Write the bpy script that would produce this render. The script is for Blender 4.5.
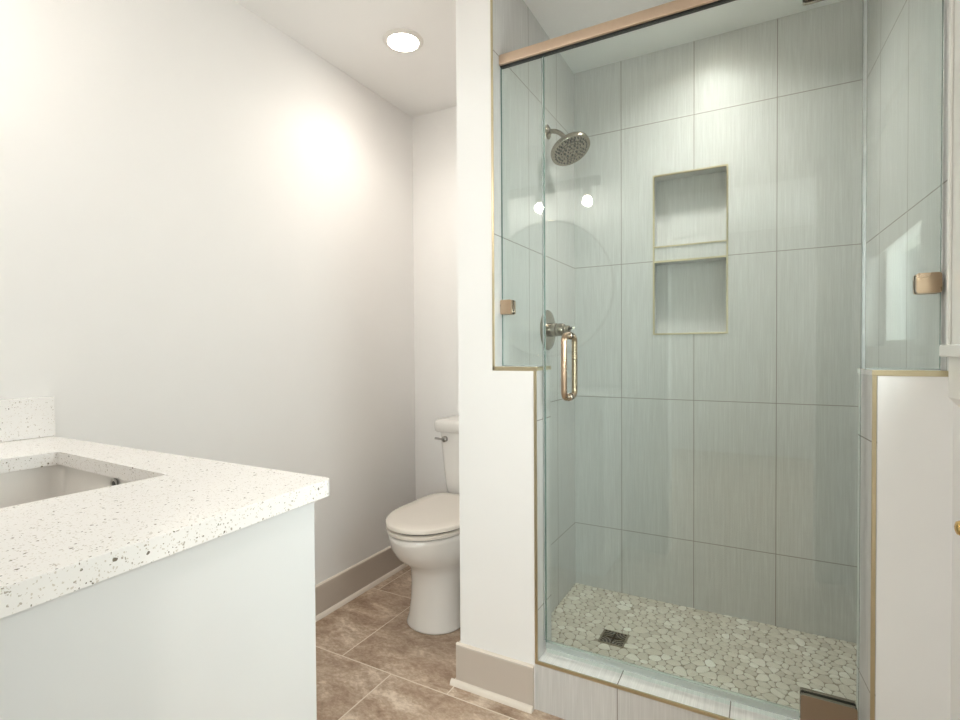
import bpy, bmesh, math, random
from mathutils import Vector, Matrix
random.seed(7)
sc = bpy.context.scene
for o in list(bpy.data.objects): bpy.data.objects.remove(o)
C = sc.collection
CEIL = 2.4976

# ------------------------------------------------------------------ camera
def camera():
    yaw, pitch, roll, f = 0.4994, -0.0174, -0.0066, 518.71
    cy, sy = math.cos(yaw), math.sin(yaw)
    F = Vector((-sy, cy, 0)); R = Vector((cy, sy, 0)); U = Vector((0, 0, 1))
    F2 = F*math.cos(pitch) + U*math.sin(pitch); U2 = U*math.cos(pitch) - F*math.sin(pitch)
    R3 = R*math.cos(roll) + U2*math.sin(roll); U3 = U2*math.cos(roll) - R*math.sin(roll)
    cam = bpy.data.cameras.new('camera'); co = bpy.data.objects.new('camera', cam); C.objects.link(co)
    m = Matrix.Identity(4)
    for i in range(3):
        m[i][0] = R3[i]; m[i][1] = U3[i]; m[i][2] = -F2[i]
    m[2][3] = 1.18
    co.matrix_world = m
    cam.sensor_fit = 'HORIZONTAL'; cam.sensor_width = 36; cam.lens = f/960*36
    cam.clip_start = 0.02
    sc.camera = co
camera()

# ------------------------------------------------------------------ world, lights, exposure
w = bpy.data.worlds.new('world'); sc.world = w; w.use_nodes = True
bg = w.node_tree.nodes['Background']; bg.inputs[0].default_value = (0.90, 0.95, 1.0, 1); bg.inputs[1].default_value = 0.8
sc.view_settings.view_transform = 'Standard'; sc.view_settings.look = 'None'
sc.view_settings.gamma = 1; sc.view_settings.use_curve_mapping = False
sc.view_settings.exposure = 0.88

def area(name, loc, rot, sx, sy, power, col):
    l = bpy.data.lights.new(name, 'AREA'); l.shape = 'RECTANGLE'; l.size = sx; l.size_y = sy
    l.energy = power; l.color = col
    o = bpy.data.objects.new(name, l); C.objects.link(o); o.location = loc; o.rotation_euler = rot
    return o
W_SIDE = 18      # daylight through the bathroom window
W_BED = 58       # added daylight lamp, unseen in the room behind the doorway
L_CEIL = 22      # downlights, emission strength
L_SHOWER = 145
L_BULB = 43
area('window_daylight', (0.62, 1.02, 1.60), (0, math.radians(90), 0), 0.86, 0.84, W_SIDE, (0.96, 0.98, 1.0))
area('added_bedroom_daylight', (1.30, -3.42, 1.5), (math.radians(90), 0, 0), 1.1, 1.3, W_BED, (0.96, 0.98, 1.0))  # added lamp, lights column and shower through the doorway

area('added_bedroom_daylight', (-1.60, -3.42, 1.5), (math.radians(90), 0, 0), 0.85, 1.3, 26, (0.96, 0.98, 1.0))  # second added lamp, brightens the right pony wall through the doorway

# ------------------------------------------------------------------ material helpers
def newmat(name):
    m = bpy.data.materials.new(name); m.use_nodes = True
    nt = m.node_tree; b = nt.nodes['Principled BSDF']
    return m, nt, b
def nd(nt, t, **k):
    n = nt.nodes.new(t)
    for a, v in k.items(): setattr(n, a, v)
    return n
def L(nt, a, b): nt.links.new(a, b)
def setin(n, i, v):
    if hasattr(v, 'is_output'): n.id_data.links.new(v, n.inputs[i])
    else: n.inputs[i].default_value = v
def math_(nt, op, a, b=0.0, c=None):
    n = nd(nt, 'ShaderNodeMath', operation=op); setin(n, 0, a); setin(n, 1, b)
    if c is not None: setin(n, 2, c)
    return n.outputs[0]
def mixc(nt, fac, a, b):
    n = nd(nt, 'ShaderNodeMix', data_type='RGBA'); setin(n, 0, fac)
    for i, v in ((6, a), (7, b)):
        if hasattr(v, 'is_output'): L(nt, v, n.inputs[i])
        else: n.inputs[i].default_value = (*v, 1)
    return n.outputs[2]
def obj_xyz(nt):
    tc = nd(nt, 'ShaderNodeTexCoord'); s = nd(nt, 'ShaderNodeSeparateXYZ'); L(nt, tc.outputs['Object'], s.inputs[0])
    return tc.outputs['Object'], s.outputs
def noise(nt, vec, scale, detail=2, rough=0.5, sx=(1, 1, 1), loc=(0, 0, 0)):
    mp = nd(nt, 'ShaderNodeMapping'); L(nt, vec, mp.inputs[0]); mp.inputs['Scale'].default_value = sx
    mp.inputs['Location'].default_value = loc
    n = nd(nt, 'ShaderNodeTexNoise'); L(nt, mp.outputs[0], n.inputs['Vector'])
    n.inputs['Scale'].default_value = scale; n.inputs['Detail'].default_value = detail; n.inputs['Roughness'].default_value = rough
    return n.outputs[0]
def ramp(nt, fac, stops):
    r = nd(nt, 'ShaderNodeValToRGB'); L(nt, fac, r.inputs[0])
    el = r.color_ramp.elements
    while len(el) < len(stops): el.new(0.5)
    for e, (p, c) in zip(el, stops): e.position = p; e.color = (*c, 1)
    return r.outputs[0]
def bump(nt, h, strength, dist, b):
    n = nd(nt, 'ShaderNodeBump'); n.inputs['Strength'].default_value = strength; n.inputs['Distance'].default_value = dist
    L(nt, h, n.inputs['Height']); L(nt, n.outputs[0], b.inputs['Normal'])

def paint(name, col, rough=0.5, spec=0.4, b_s=0.04):
    m, nt, b = newmat(name); v, _ = obj_xyz(nt)
    n = noise(nt, v, 6, 3)
    c = mixc(nt, n, tuple(x*0.985 for x in col), tuple(min(1, x*1.01) for x in col))
    L(nt, c, b.inputs['Base Color']); b.inputs['Roughness'].default_value = rough
    b.inputs['Specular IOR Level'].default_value = spec
    bump(nt, noise(nt, v, 350, 2), b_s, 0.001, b)
    return m
def metal(name, col, rough=0.28, col2=None):
    m, nt, b = newmat(name); v, _ = obj_xyz(nt)
    n = noise(nt, v, 30, 3)
    c = mixc(nt, n, col, col2 or tuple(x*0.9 for x in col))
    L(nt, c, b.inputs['Base Color']); b.inputs['Metallic'].default_value = 1
    r = nd(nt, 'ShaderNodeMapRange'); L(nt, n, r.inputs[0]); r.inputs[3].default_value = rough*0.85; r.inputs[4].default_value = rough*1.15
    L(nt, r.outputs[0], b.inputs['Roughness'])
    return m
def emit(name, col, s):
    m, nt, b = newmat(name); b.inputs['Base Color'].default_value = (0.9, 0.9, 0.9, 1)
    b.inputs['Emission Color'].default_value = (*col, 1); b.inputs['Emission Strength'].default_value = s
    return m

def grout_mask(nt, u, u0, pu, v, v0, pv, gw):
    # 1 on grout lines of a stack-bonded grid
    out = None
    for c, c0, p in ((u, u0, pu), (v, v0, pv)):
        if p is None: continue
        q = math_(nt, 'DIVIDE', math_(nt, 'SUBTRACT', c, c0 - 100*p), p)
        fr = math_(nt, 'FRACT', q)
        d = math_(nt, 'MULTIPLY', math_(nt, 'MINIMUM', fr, math_(nt, 'SUBTRACT', 1.0, fr)), p)
        k = math_(nt, 'LESS_THAN', d, gw)
        out = k if out is None else math_(nt, 'MAXIMUM', out, k)
    return out
def tile(name, axis, u0, pu=0.3098, v0=0.3477, pv=0.6128, streak='z', gw=0.0017, vaxis='z', tint=1.0):
    m, nt, b = newmat(name); vec, s = obj_xyz(nt)
    u = s['XYZ'.index(axis.upper())]; vv = s['XYZ'.index(vaxis.upper())]
    g = grout_mask(nt, u, u0, pu, vv, v0, pv, gw)
    sc_ = [1, 1, 1]; sc_['xyz'.index(streak)] = 0.018
    n1 = noise(nt, vec, 420, 2, 0.6, tuple(sc_))
    sc2 = [1, 1, 1]; sc2['xyz'.index(streak)] = 0.05
    n2 = noise(nt, vec, 120, 3, 0.6, tuple(sc2))
    f = math_(nt, 'ADD', math_(nt, 'MULTIPLY', n1, 0.6), math_(nt, 'MULTIPLY', n2, 0.4))
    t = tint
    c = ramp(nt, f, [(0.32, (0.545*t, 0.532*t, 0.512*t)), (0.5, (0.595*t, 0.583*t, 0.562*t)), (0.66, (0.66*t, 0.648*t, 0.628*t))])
    c = mixc(nt, g, c, (0.31, 0.285, 0.255))
    L(nt, c, b.inputs['Base Color'])
    b.inputs['Specular IOR Level'].default_value = 0.45
    r = nd(nt, 'ShaderNodeMapRange'); L(nt, g, r.inputs[0]); r.inputs[3].default_value = 0.36; r.inputs[4].default_value = 0.8
    L(nt, r.outputs[0], b.inputs['Roughness'])
    h = math_(nt, 'SUBTRACT', math_(nt, 'MULTIPLY', n1, 0.12), g)
    bump(nt, h, 0.35, 0.001, b)
    return m
def glass(name, tint, edge=False):
    m = bpy.data.materials.new(name); m.use_nodes = True; nt = m.node_tree; nt.nodes.clear()
    out = nd(nt, 'ShaderNodeOutputMaterial')
    geo = nd(nt, 'ShaderNodeNewGeometry')
    dp = nd(nt, 'ShaderNodeVectorMath', operation='DOT_PRODUCT'); L(nt, geo.outputs['Normal'], dp.inputs[0]); L(nt, geo.outputs['Incoming'], dp.inputs[1])
    c = math_(nt, 'ABSOLUTE', dp.outputs['Value'])
    fr = math_(nt, 'ADD', 0.042, math_(nt, 'MULTIPLY', 0.958, math_(nt, 'POWER', math_(nt, 'SUBTRACT', 1.0, c), 5.0)))
    tr = nd(nt, 'ShaderNodeBsdfTransparent'); tr.inputs[0].default_value = (*tint, 1)
    gl = nd(nt, 'ShaderNodeBsdfGlossy'); gl.inputs['Roughness'].default_value = 0.0
    gl.inputs[0].default_value = (0.97, 1.0, 0.985, 1)
    mx = nd(nt, 'ShaderNodeMixShader'); L(nt, fr, mx.inputs[0]); L(nt, tr.outputs[0], mx.inputs[1]); L(nt, gl.outputs[0], mx.inputs[2])
    L(nt, mx.outputs[0], out.inputs[0])
    return m
def floor_tile():
    m, nt, b = newmat('stone_floor_tile'); vec, s = obj_xyz(nt)
    px, py, y0, x0 = 0.480, 0.506, 1.490, -1.4315
    x, y = s[0], s[1]
    qy = math_(nt, 'DIVIDE', math_(nt, 'SUBTRACT', y, y0 - 20*py), py)
    row = math_(nt, 'FLOOR', qy); fy = math_(nt, 'FRACT', qy)
    off = math_(nt, 'MULTIPLY', math_(nt, 'MODULO', row, 2.0), 0.5)
    qx = math_(nt, 'ADD', math_(nt, 'DIVIDE', math_(nt, 'SUBTRACT', x, x0 - 20*px), px), off)
    col = math_(nt, 'FLOOR', qx); fx = math_(nt, 'FRACT', qx)
    dx = math_(nt, 'MULTIPLY', math_(nt, 'MINIMUM', fx, math_(nt, 'SUBTRACT', 1.0, fx)), px)
    dy = math_(nt, 'MULTIPLY', math_(nt, 'MINIMUM', fy, math_(nt, 'SUBTRACT', 1.0, fy)), py)
    g = math_(nt, 'LESS_THAN', math_(nt, 'MINIMUM', dx, dy), 0.0024)
    # shift the pattern per tile
    cb = nd(nt, 'ShaderNodeCombineXYZ'); L(nt, math_(nt, 'MULTIPLY', row, 3.7), cb.inputs[0]); L(nt, math_(nt, 'MULTIPLY', col, 5.3), cb.inputs[1])
    va = nd(nt, 'ShaderNodeVectorMath', operation='ADD'); L(nt, vec, va.inputs[0]); L(nt, cb.outputs[0], va.inputs[1])
    v = va.outputs[0]
    def dn(scale, detail, rough, dist, sx=(1, 1, 1)):
        mp = nd(nt, 'ShaderNodeMapping'); L(nt, v, mp.inputs[0]); mp.inputs['Scale'].default_value = sx
        mp.inputs['Rotation'].default_value = (0, 0, 0.7)
        n = nd(nt, 'ShaderNodeTexNoise'); L(nt, mp.outputs[0], n.inputs['Vector'])
        n.inputs['Scale'].default_value = scale; n.inputs['Detail'].default_value = detail
        n.inputs['Roughness'].default_value = rough; n.inputs['Distortion'].default_value = dist
        return n.outputs[0]
    a = dn(6, 9, 0.66, 0.5, (1, 1.8, 1)); d = dn(45, 6, 0.75, 0.4, (1, 1.5, 1))
    f = math_(nt, 'ADD', math_(nt, 'MULTIPLY', a, 0.62), math_(nt, 'MULTIPLY', d, 0.38))
    c = ramp(nt, f, [(0.35, (0.25, 0.16, 0.105)), (0.45, (0.41, 0.29, 0.205)), (0.53, (0.54, 0.415, 0.31)), (0.62, (0.76, 0.64, 0.52))])
    c = mixc(nt, g, c, (0.78, 0.69, 0.58))
    L(nt, c, b.inputs['Base Color'])
    r = nd(nt, 'ShaderNodeMapRange'); L(nt, f, r.inputs[0]); r.inputs[3].default_value = 0.38; r.inputs[4].default_value = 0.55
    L(nt, r.outputs[0], b.inputs['Roughness'])
    bump(nt, math_(nt, 'SUBTRACT', math_(nt, 'MULTIPLY', f, 0.5), g), 0.3, 0.0015, b)
    return m
def quartz():
    m, nt, b = newmat('speckled_quartz'); vec, s = obj_xyz(nt)
    base = mixc(nt, noise(nt, vec, 45, 3), (0.90, 0.875, 0.85), (0.93, 0.91, 0.885))
    c = base
    for scale, thr, lo, col, seed in ((170, 0.25, 0.90, (0.20, 0.17, 0.14), 0), (250, 0.27, 0.76, (0.50, 0.45, 0.39), 9), (120, 0.20, 0.93, (0.20, 0.17, 0.13), 21), (330, 0.30, 0.60, (0.70, 0.65, 0.58), 33)):
        mp = nd(nt, 'ShaderNodeMapping'); L(nt, vec, mp.inputs[0]); mp.inputs['Location'].default_value = (seed, seed*0.3, seed*0.7)
        dn = nd(nt, 'ShaderNodeTexNoise'); L(nt, vec, dn.inputs['Vector']); dn.inputs['Scale'].default_value = 160; dn.inputs['Detail'].default_value = 1
        ad = nd(nt, 'ShaderNodeMix', data_type='VECTOR'); ad.inputs[0].default_value = 0.006
        L(nt, mp.outputs[0], ad.inputs[4]); L(nt, dn.outputs['Color'], ad.inputs[5])
        vo = nd(nt, 'ShaderNodeTexVoronoi'); L(nt, ad.outputs[1], vo.inputs['Vector']); vo.inputs['Scale'].default_value = scale
        sp = nd(nt, 'ShaderNodeSeparateColor'); L(nt, vo.outputs['Color'], sp.inputs[0])
        near = math_(nt, 'LESS_THAN', vo.outputs['Distance'], math_(nt, 'MULTIPLY', thr, math_(nt, 'ADD', 0.45, sp.outputs[1])))
        pick = math_(nt, 'GREATER_THAN', sp.outputs[0], lo)
        c = mixc(nt, math_(nt, 'MULTIPLY', near, pick), c, col)
    L(nt, c, b.inputs['Base Color']); b.inputs['Roughness'].default_value = 0.22; b.inputs['Specular IOR Level'].default_value = 0.5
    return m
def pebble_mat():
    m, nt, b = newmat('river_pebble'); vec, s = obj_xyz(nt)
    at = nd(nt, 'ShaderNodeAttribute'); at.attribute_name = 'stone_tone'; 
    n = noise(nt, vec, 90, 4, 0.6)
    f = math_(nt, 'ADD', math_(nt, 'MULTIPLY', at.outputs['Fac'], 0.8), math_(nt, 'MULTIPLY', n, 0.2))
    c = ramp(nt, f, [(0.08, (0.55, 0.50, 0.42)), (0.5, (0.68, 0.63, 0.54)), (0.8, (0.80, 0.76, 0.68)), (0.95, (0.88, 0.86, 0.79))])
    L(nt, c, b.inputs['Base Color']); b.inputs['Roughness'].default_value = 0.5
    return m

M = {}
M['wall'] = paint('white_wall_paint', (0.87, 0.855, 0.835), 0.6)
M['ceiling'] = paint('ceiling_paint', (0.90, 0.89, 0.87), 0.7)
M['white_trim'] = paint('white_trim_paint', (0.80, 0.775, 0.73), 0.35, b_s=0.01)
M['taupe'] = paint('taupe_baseboard_paint', (0.56, 0.49, 0.425), 0.38, b_s=0.01)
M['cream'] = paint('cream_shoe_paint', (0.82, 0.74, 0.65), 0.35, b_s=0.01)
M['cabinet'] = paint('white_cabinet_lacquer', (0.77, 0.775, 0.77), 0.35, b_s=0.0)
M['porcelain'] = paint('white_porcelain', (0.84, 0.81, 0.77), 0.08, 0.5, 0.0)
M['shade'] = paint('cream_added_shade_fabric', (0.72, 0.68, 0.60), 0.8)
M['seat'] = paint('warm_white_seat_plastic', (0.82, 0.765, 0.69), 0.2, 0.5, 0.0)
M['floor'] = floor_tile()
M['quartz'] = quartz()
M['gold'] = metal('brushed_gold_edge_trim', (0.60, 0.52, 0.35), 0.32)
M['bronze'] = metal('champagne_bronze', (0.72, 0.56, 0.43), 0.34, (0.67, 0.51, 0.385))
M['handle'] = metal('brushed_bronze_hardware', (0.50, 0.37, 0.26), 0.28)
M['nickel'] = metal('brushed_nickel_bronze', (0.40, 0.35, 0.29), 0.22)
M['chrome'] = metal('chrome', (0.42, 0.41, 0.39), 0.2)
M['dark'] = paint('black_gasket_and_gap_shade', (0.012, 0.011, 0.010), 0.4, b_s=0.0)
M['drain'] = metal('dark_bronze_drain', (0.42, 0.37, 0.30), 0.22)
M['brass'] = metal('polished_brass', (0.70, 0.46, 0.18), 0.2)
M['glass'] = glass('clear_green_glass', (0.945, 0.985, 0.974))
M['glass_edge'] = paint('green_glass_edge', (0.10, 0.17, 0.15), 0.15, 0.5, 0.0)
M['seal'] = paint('translucent_vinyl_seal', (0.80, 0.84, 0.83), 0.15, 0.6, 0.0)
nt = M['seal'].node_tree; ms = nd(nt, 'ShaderNodeMixShader'); tr = nd(nt, 'ShaderNodeBsdfTransparent'); tr.inputs[0].default_value = (0.9, 0.94, 0.92, 1)
ms.inputs[0].default_value = 0.35; L(nt, tr.outputs[0], ms.inputs[1]); L(nt, nt.nodes['Principled BSDF'].outputs[0], ms.inputs[2]); L(nt, ms.outputs[0], nt.nodes['Material Output'].inputs[0])
M['mirror'] = metal('mirror_silver', (0.93, 0.94, 0.94), 0.01)
M['bulb'] = emit('lit_globe_bulb', (1.0, 0.93, 0.86), L_BULB)
M['lamp'] = emit('lit_downlight_lens', (1.0, 0.92, 0.83), L_CEIL)
M['lamp_s'] = emit('lit_shower_lens', (1.0, 0.97, 0.92), L_SHOWER)
M['grout'] = paint('sand_grout', (0.36, 0.32, 0.255), 0.8)
M['pebble'] = pebble_mat()
M['t_back'] = tile('striated_tile_back', 'x', -0.5717)
M['t_side'] = tile('striated_tile_side', 'y', 1.86)
M['t_right'] = tile('striated_tile_right', 'y', 1.905)
M['t_curb_f'] = tile('striated_tile_curb_front', 'x', -0.386, 0.307, 0, None)
M['t_curb_t_lit'] = tile('striated_tile_curb_top_lit', 'x', -0.386, 0.307, 0, None, streak='y', tint=1.42)  # same tile brightened: light on the curb top put into its colour
M['t_cap_lit'] = tile('striated_tile_cap_lit', 'x', 5, None, -3.0, 0.6128, tint=1.25, streak='y')  # same tile brightened: light on the cap tops put into the colour
M['t_reveal'] = tile('striated_tile_reveal', 'y', 1.50, None, 0.33, 0.6215)
M['t_niche'] = tile('striated_tile_niche', 'x', 5, None, -3.0, 10.0)

# ------------------------------------------------------------------ mesh helpers
def mk(name, bm, mats, parent=None, smooth=False, bevel=0, seg=2, angle=40):
    bmesh.ops.recalc_face_normals(bm, faces=bm.faces)
    if parent is not None: bmesh.ops.translate(bm, verts=bm.verts, vec=-base_of(parent))
    me = bpy.data.meshes.new(name); bm.to_mesh(me); bm.free()
    if not isinstance(mats, (list, tuple)): mats = [mats]
    for m in mats: me.materials.append(m)
    if smooth:
        for p in me.polygons: p.use_smooth = True
    o = bpy.data.objects.new(name, me); C.objects.link(o)
    if parent is not None: o.parent = parent
    if bevel:
        b = o.modifiers.new('bevel', 'BEVEL'); b.width = bevel; b.segments = seg; b.limit_method = 'ANGLE'; b.angle_limit = math.radians(35)
        for p in me.polygons: p.use_smooth = True
        b.harden_normals = True
    elif smooth:
        e = o.modifiers.new('edges', 'EDGE_SPLIT'); e.split_angle = math.radians(angle)
    return o
def base_of(o):
    v = Vector((0, 0, 0))
    while o is not None: v += Vector(o.location); o = o.parent
    return v
def thing(name, label, cat, loc=(0, 0, 0), group=None):
    o = bpy.data.objects.new(name, None); C.objects.link(o); o.location = loc; o.empty_display_size = 0.05
    o['label'] = label; o['category'] = cat
    if group: o['group'] = group
    return o
def tag(o, label, cat, group=None):
    o['label'] = label; o['category'] = cat
    if group: o['group'] = group
    return o
def struct(o, label=None, cat=None):
    o['kind'] = 'structure'
    if label: o['label'] = label
    if cat: o['category'] = cat
    return o
def B(): return bmesh.new()
def box(bm, x0, x1, y0, y1, z0, z1, mi=0):
    vs = [bm.verts.new((x, y, z)) for x in (x0, x1) for y in (y0, y1) for z in (z0, z1)]
    fs = []
    for q in ((0, 1, 3, 2), (4, 6, 7, 5), (0, 4, 5, 1), (2, 3, 7, 6), (0, 2, 6, 4), (1, 5, 7, 3)):
        f = bm.faces.new([vs[i] for i in q]); f.material_index = mi; fs.append(f)
    return fs
def prism(bm, foot, z0, z1, mi=0, axis='z'):
    def P(a, b, c):
        return (a, b, c) if axis == 'z' else ((c, a, b) if axis == 'x' else (a, c, b))
    lo = [bm.verts.new(P(a, b, z0)) for a, b in foot]; hi = [bm.verts.new(P(a, b, z1)) for a, b in foot]
    n = len(foot); fs = [bm.faces.new(lo), bm.faces.new(hi)]
    for i in range(n): fs.append(bm.faces.new((lo[i], lo[(i+1) % n], hi[(i+1) % n], hi[i])))
    for f in fs: f.material_index = mi
    return fs
def plate(bm, outer, holes, P, c0, c1, mi=0):
    # flat plate with holes: loops are 2-D, P(a, b, c) maps to space
    allloops = [outer] + holes
    for c in (c0, c1):
        es = []
        for lp in allloops:
            vs = [bm.verts.new(P(a, b, c)) for a, b in lp]
            es += [bm.edges.new((vs[i], vs[(i+1) % len(vs)])) for i in range(len(vs))]
        r = bmesh.ops.triangle_fill(bm, edges=es, use_beauty=True)
        for f in r['geom']:
            if isinstance(f, bmesh.types.BMFace): f.material_index = mi
    for lp in allloops:
        n = len(lp)
        for i in range(n):
            a, b = lp[i], lp[(i+1) % n]
            f = bm.faces.new([bm.verts.new(P(*a, c0)), bm.verts.new(P(*b, c0)), bm.verts.new(P(*b, c1)), bm.verts.new(P(*a, c1))])
            f.material_index = mi
    bmesh.ops.remove_doubles(bm, verts=bm.verts, dist=1e-5)
def rect(a0, a1, b0, b1): return [(a0, b0), (a1, b0), (a1, b1), (a0, b1)]
def rrect(a0, a1, b0, b1, r, n=5):
    out = []
    for cx, cy, s in ((a1-r, b0+r, -90), (a1-r, b1-r, 0), (a0+r, b1-r, 90), (a0+r, b0+r, 180)):
        for k in range(n+1):
            t = math.radians(s + 90*k/n); out.append((cx + r*math.cos(t), cy + r*math.sin(t)))
    return out
def frame_of(d):
    d = Vector(d).normalized(); a = Vector((0, 0, 1)) if abs(d.z) < 0.9 else Vector((1, 0, 0))
    u = d.cross(a).normalized(); return u, d.cross(u).normalized(), d
def tube(bm, pts, r, n=16, caps=True, mi=0):
    pts = [Vector(p) for p in pts]; rings = []
    prev = None
    for i, p in enumerate(pts):
        d = (pts[min(i+1, len(pts)-1)] - pts[max(i-1, 0)]).normalized()
        if prev is None: u, v, _ = frame_of(d)
        else:
            u = (prev - d*prev.dot(d)).normalized(); v = d.cross(u)
        prev = u; rr = r[i] if isinstance(r, (list, tuple)) else r
        rings.append([bm.verts.new(p + u*rr*math.cos(2*math.pi*k/n) + v*rr*math.sin(2*math.pi*k/n)) for k in range(n)])
    loft(bm, rings, caps, mi)
def loft(bm, rings, caps=True, mi=0):
    n = len(rings[0])
    for a, b in zip(rings[:-1], rings[1:]):
        for k in range(n):
            f = bm.faces.new((a[k], a[(k+1) % n], b[(k+1) % n], b[k])); f.material_index = mi
    if caps:
        for r in (rings[0], rings[-1]):
            f = bm.faces.new(r); f.material_index = mi
def lathe(bm, origin, d, prof, n=40, mi=0, caps=True):
    u, v, d = frame_of(d); o = Vector(origin)
    rings = [[bm.verts.new(o + d*h + (u*math.cos(2*math.pi*k/n) + v*math.sin(2*math.pi*k/n))*r) for k in range(n)] for h, r in prof]
    loft(bm, rings, caps, mi)

# ------------------------------------------------------------------ the room
XL, YB, YF, YP = -0.7945, 2.4085, 1.563, 1.690      # tiled side wall, back wall, front plane, back of curb and pony walls
XW = -1.738; XC = -0.939; YD = 0.12
CURB = 0.163; SF = 0.054; CAP = 1.1265

bm = B(); box(bm, XW-0.12, 0.55, -3.4, YB+0.15, -0.12, 0.0); box(bm, -2.2, XW-0.12, -3.4, 0, -0.12, 0); box(bm, 0.55, 2.0, -3.4, 0, -0.12, 0)
struct(mk('floor', bm, M['floor']))
CANX, CANY, CANR = -0.20, 2.08, 0.062
bm = B(); plate(bm, rect(-2.2, 2.0, -3.4, YB+0.15), [[(CANX+CANR*math.cos(2*math.pi*k/48), CANY+CANR*math.sin(2*math.pi*k/48)) for k in range(48)]], lambda a, b, c: (a, b, c), CEIL, CEIL+0.1)
struct(mk('ceiling', bm, M['ceiling']))
bm = B(); box(bm, XW-0.12, XW, 0.0, YB+0.15, 0, CEIL); struct(mk('wall_left', bm, M['wall']))
bm = B(); box(bm, XW, XC, YB, YB+0.15, 0, CEIL); struct(mk('wall_back', bm, M['wall']))
# partition beside the shower: painted, with tiled shower side
bm = B()
prism(bm, [(XC, YF), (XL-0.010, YF), (XL-0.010, YB+0.15), (XC, YB+0.15)], 0, CEIL, 0)
struct(mk('wall_partition', bm, M['wall']))
bm = B(); box(bm, XL-0.010, XL, YF, YB+0.012, CAP-0.006, CEIL); box(bm, XL-0.010, XL, YP-0.01, YB+0.012, 0, CAP-0.006); struct(mk('wall_shower_left', bm, M['t_side']))
# pony wall left: paint front, tiled end, cap and inside
def pony(name, xa, xb0, xb1, sgn):
    # xa: side at the big wall, xb0/xb1: free end at front and at back
    bm = B()
    prism(bm, [(xa, YF), (xb0 - sgn*0.010, YF), (xb1 - sgn*0.010, YP-0.010), (xa, YP-0.010)], 0.0, CAP-0.012, 0)
    prism(bm, [(xb0 - sgn*0.010, YF+0.0015), (xb0, YF+0.0015), (xb1, YP), (xb1 - sgn*0.010, YP)], 0.0, CAP-0.012, 1)
    prism(bm, [(xa, YP-0.010), (xb1 - sgn*0.010, YP-0.010), (xb1 - sgn*0.010, YP), (xa, YP)], 0.0, CAP-0.012, 2)
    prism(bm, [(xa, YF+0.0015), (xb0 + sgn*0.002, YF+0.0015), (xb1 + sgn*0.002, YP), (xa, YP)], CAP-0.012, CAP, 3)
    struct(mk(name, bm, [M['wall'], M['t_reveal'], M['t_back'], M['t_cap_lit']]))
pony('wall_pony_left', XL-0.01, -0.645, -0.645, 1)
pony('wall_pony_right', 0.3845, 0.2345, 0.2225, -1)
# shower back wall with the niche hole
NX0, NX1, NZ0, NZ1 = -0.4313, -0.1295, 1.247, 1.952
bm = B()
plate(bm, rect(XL, 0.345, 0, CEIL), [rect(NX0, NX1, NZ0, NZ1)], lambda a, b, c: (a, c, b), YB, YB+0.012)
struct(mk('wall_shower_back', bm, M['t_back']))
bm = B()
prism(bm, [(0.338, YB+0.012), (0.55, YB+0.15), (0.55, YF+0.002), (0.3805, YF+0.002)], 0, CEIL, 0)
struct(mk('wall_shower_right', bm, M['t_right']))
# structural wall behind the niche
bm = B(); box(bm, XL, 0.55, YB+0.13, YB+0.15, 0, CEIL)
box(bm, XL, NX0-0.012, YB+0.012, YB+0.13, 0, CEIL); box(bm, NX1+0.012, 0.345, YB+0.012, YB+0.13, 0, CEIL)
struct(mk('wall_outer_back', bm, M['wall']))
# curb
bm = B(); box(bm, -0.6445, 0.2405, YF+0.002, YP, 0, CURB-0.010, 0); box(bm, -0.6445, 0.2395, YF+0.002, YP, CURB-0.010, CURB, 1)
struct(mk('wall_curb', bm, [M['t_curb_f'], M['t_curb_t_lit']]))
# right wall of the bathroom with a window opening
WY0, WY1, WZ0, WZ1 = 0.60, 1.455, 1.165, 2.02
bm = B()
box(bm, 0.384, 0.50, YD-0.12, WY0, 0, CEIL); box(bm, 0.384, 0.50, WY1, YF, 0, CEIL)
box(bm, 0.384, 0.50, WY0, WY1, 0, WZ0); box(bm, 0.384, 0.50, WY0, WY1, WZ1, CEIL)
struct(mk('wall_right', bm, M['wall']))
# front wall with the doorway the camera stands in
DX0, DX1, DH = -0.475, 0.235, 2.045
bm = B()
plate(bm, [(XW, 0), (DX0, 0), (DX0, DH), (DX1, DH), (DX1, 0), (0.384, 0), (0.384, CEIL), (XW, CEIL)], [], lambda a, b, c: (a, c, b), 0.0, YD)
struct(mk('wall_front', bm, M['wall']))
# the room behind the doorway
bm = B(); box(bm, -2.2, -2.1, -3.4, 0, 0, CEIL); struct(mk('wall_bedroom_left', bm, M['wall']))
bm = B(); box(bm, 1.9, 2.0, -3.4, 0, 0, CEIL); struct(mk('wall_bedroom_right', bm, M['wall']))
bm = B(); box(bm, -2.2, XW-0.12, -0.0, 0.12, 0, CEIL); box(bm, 0.50, 2.0, 0.0, 0.12, 0, CEIL); struct(mk('wall_bedroom_front', bm, M['wall']))
bm = B(); plate(bm, rect(-2.2, 2.0, 0, CEIL), [rect(0.75, 1.85, 0.85, 2.15), rect(-2.03, -1.17, 0.85, 2.15)], lambda a, b, c: (a, c, b), -3.4, -3.3); struct(mk('wall_bedroom_back', bm, M['wall']))

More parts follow.
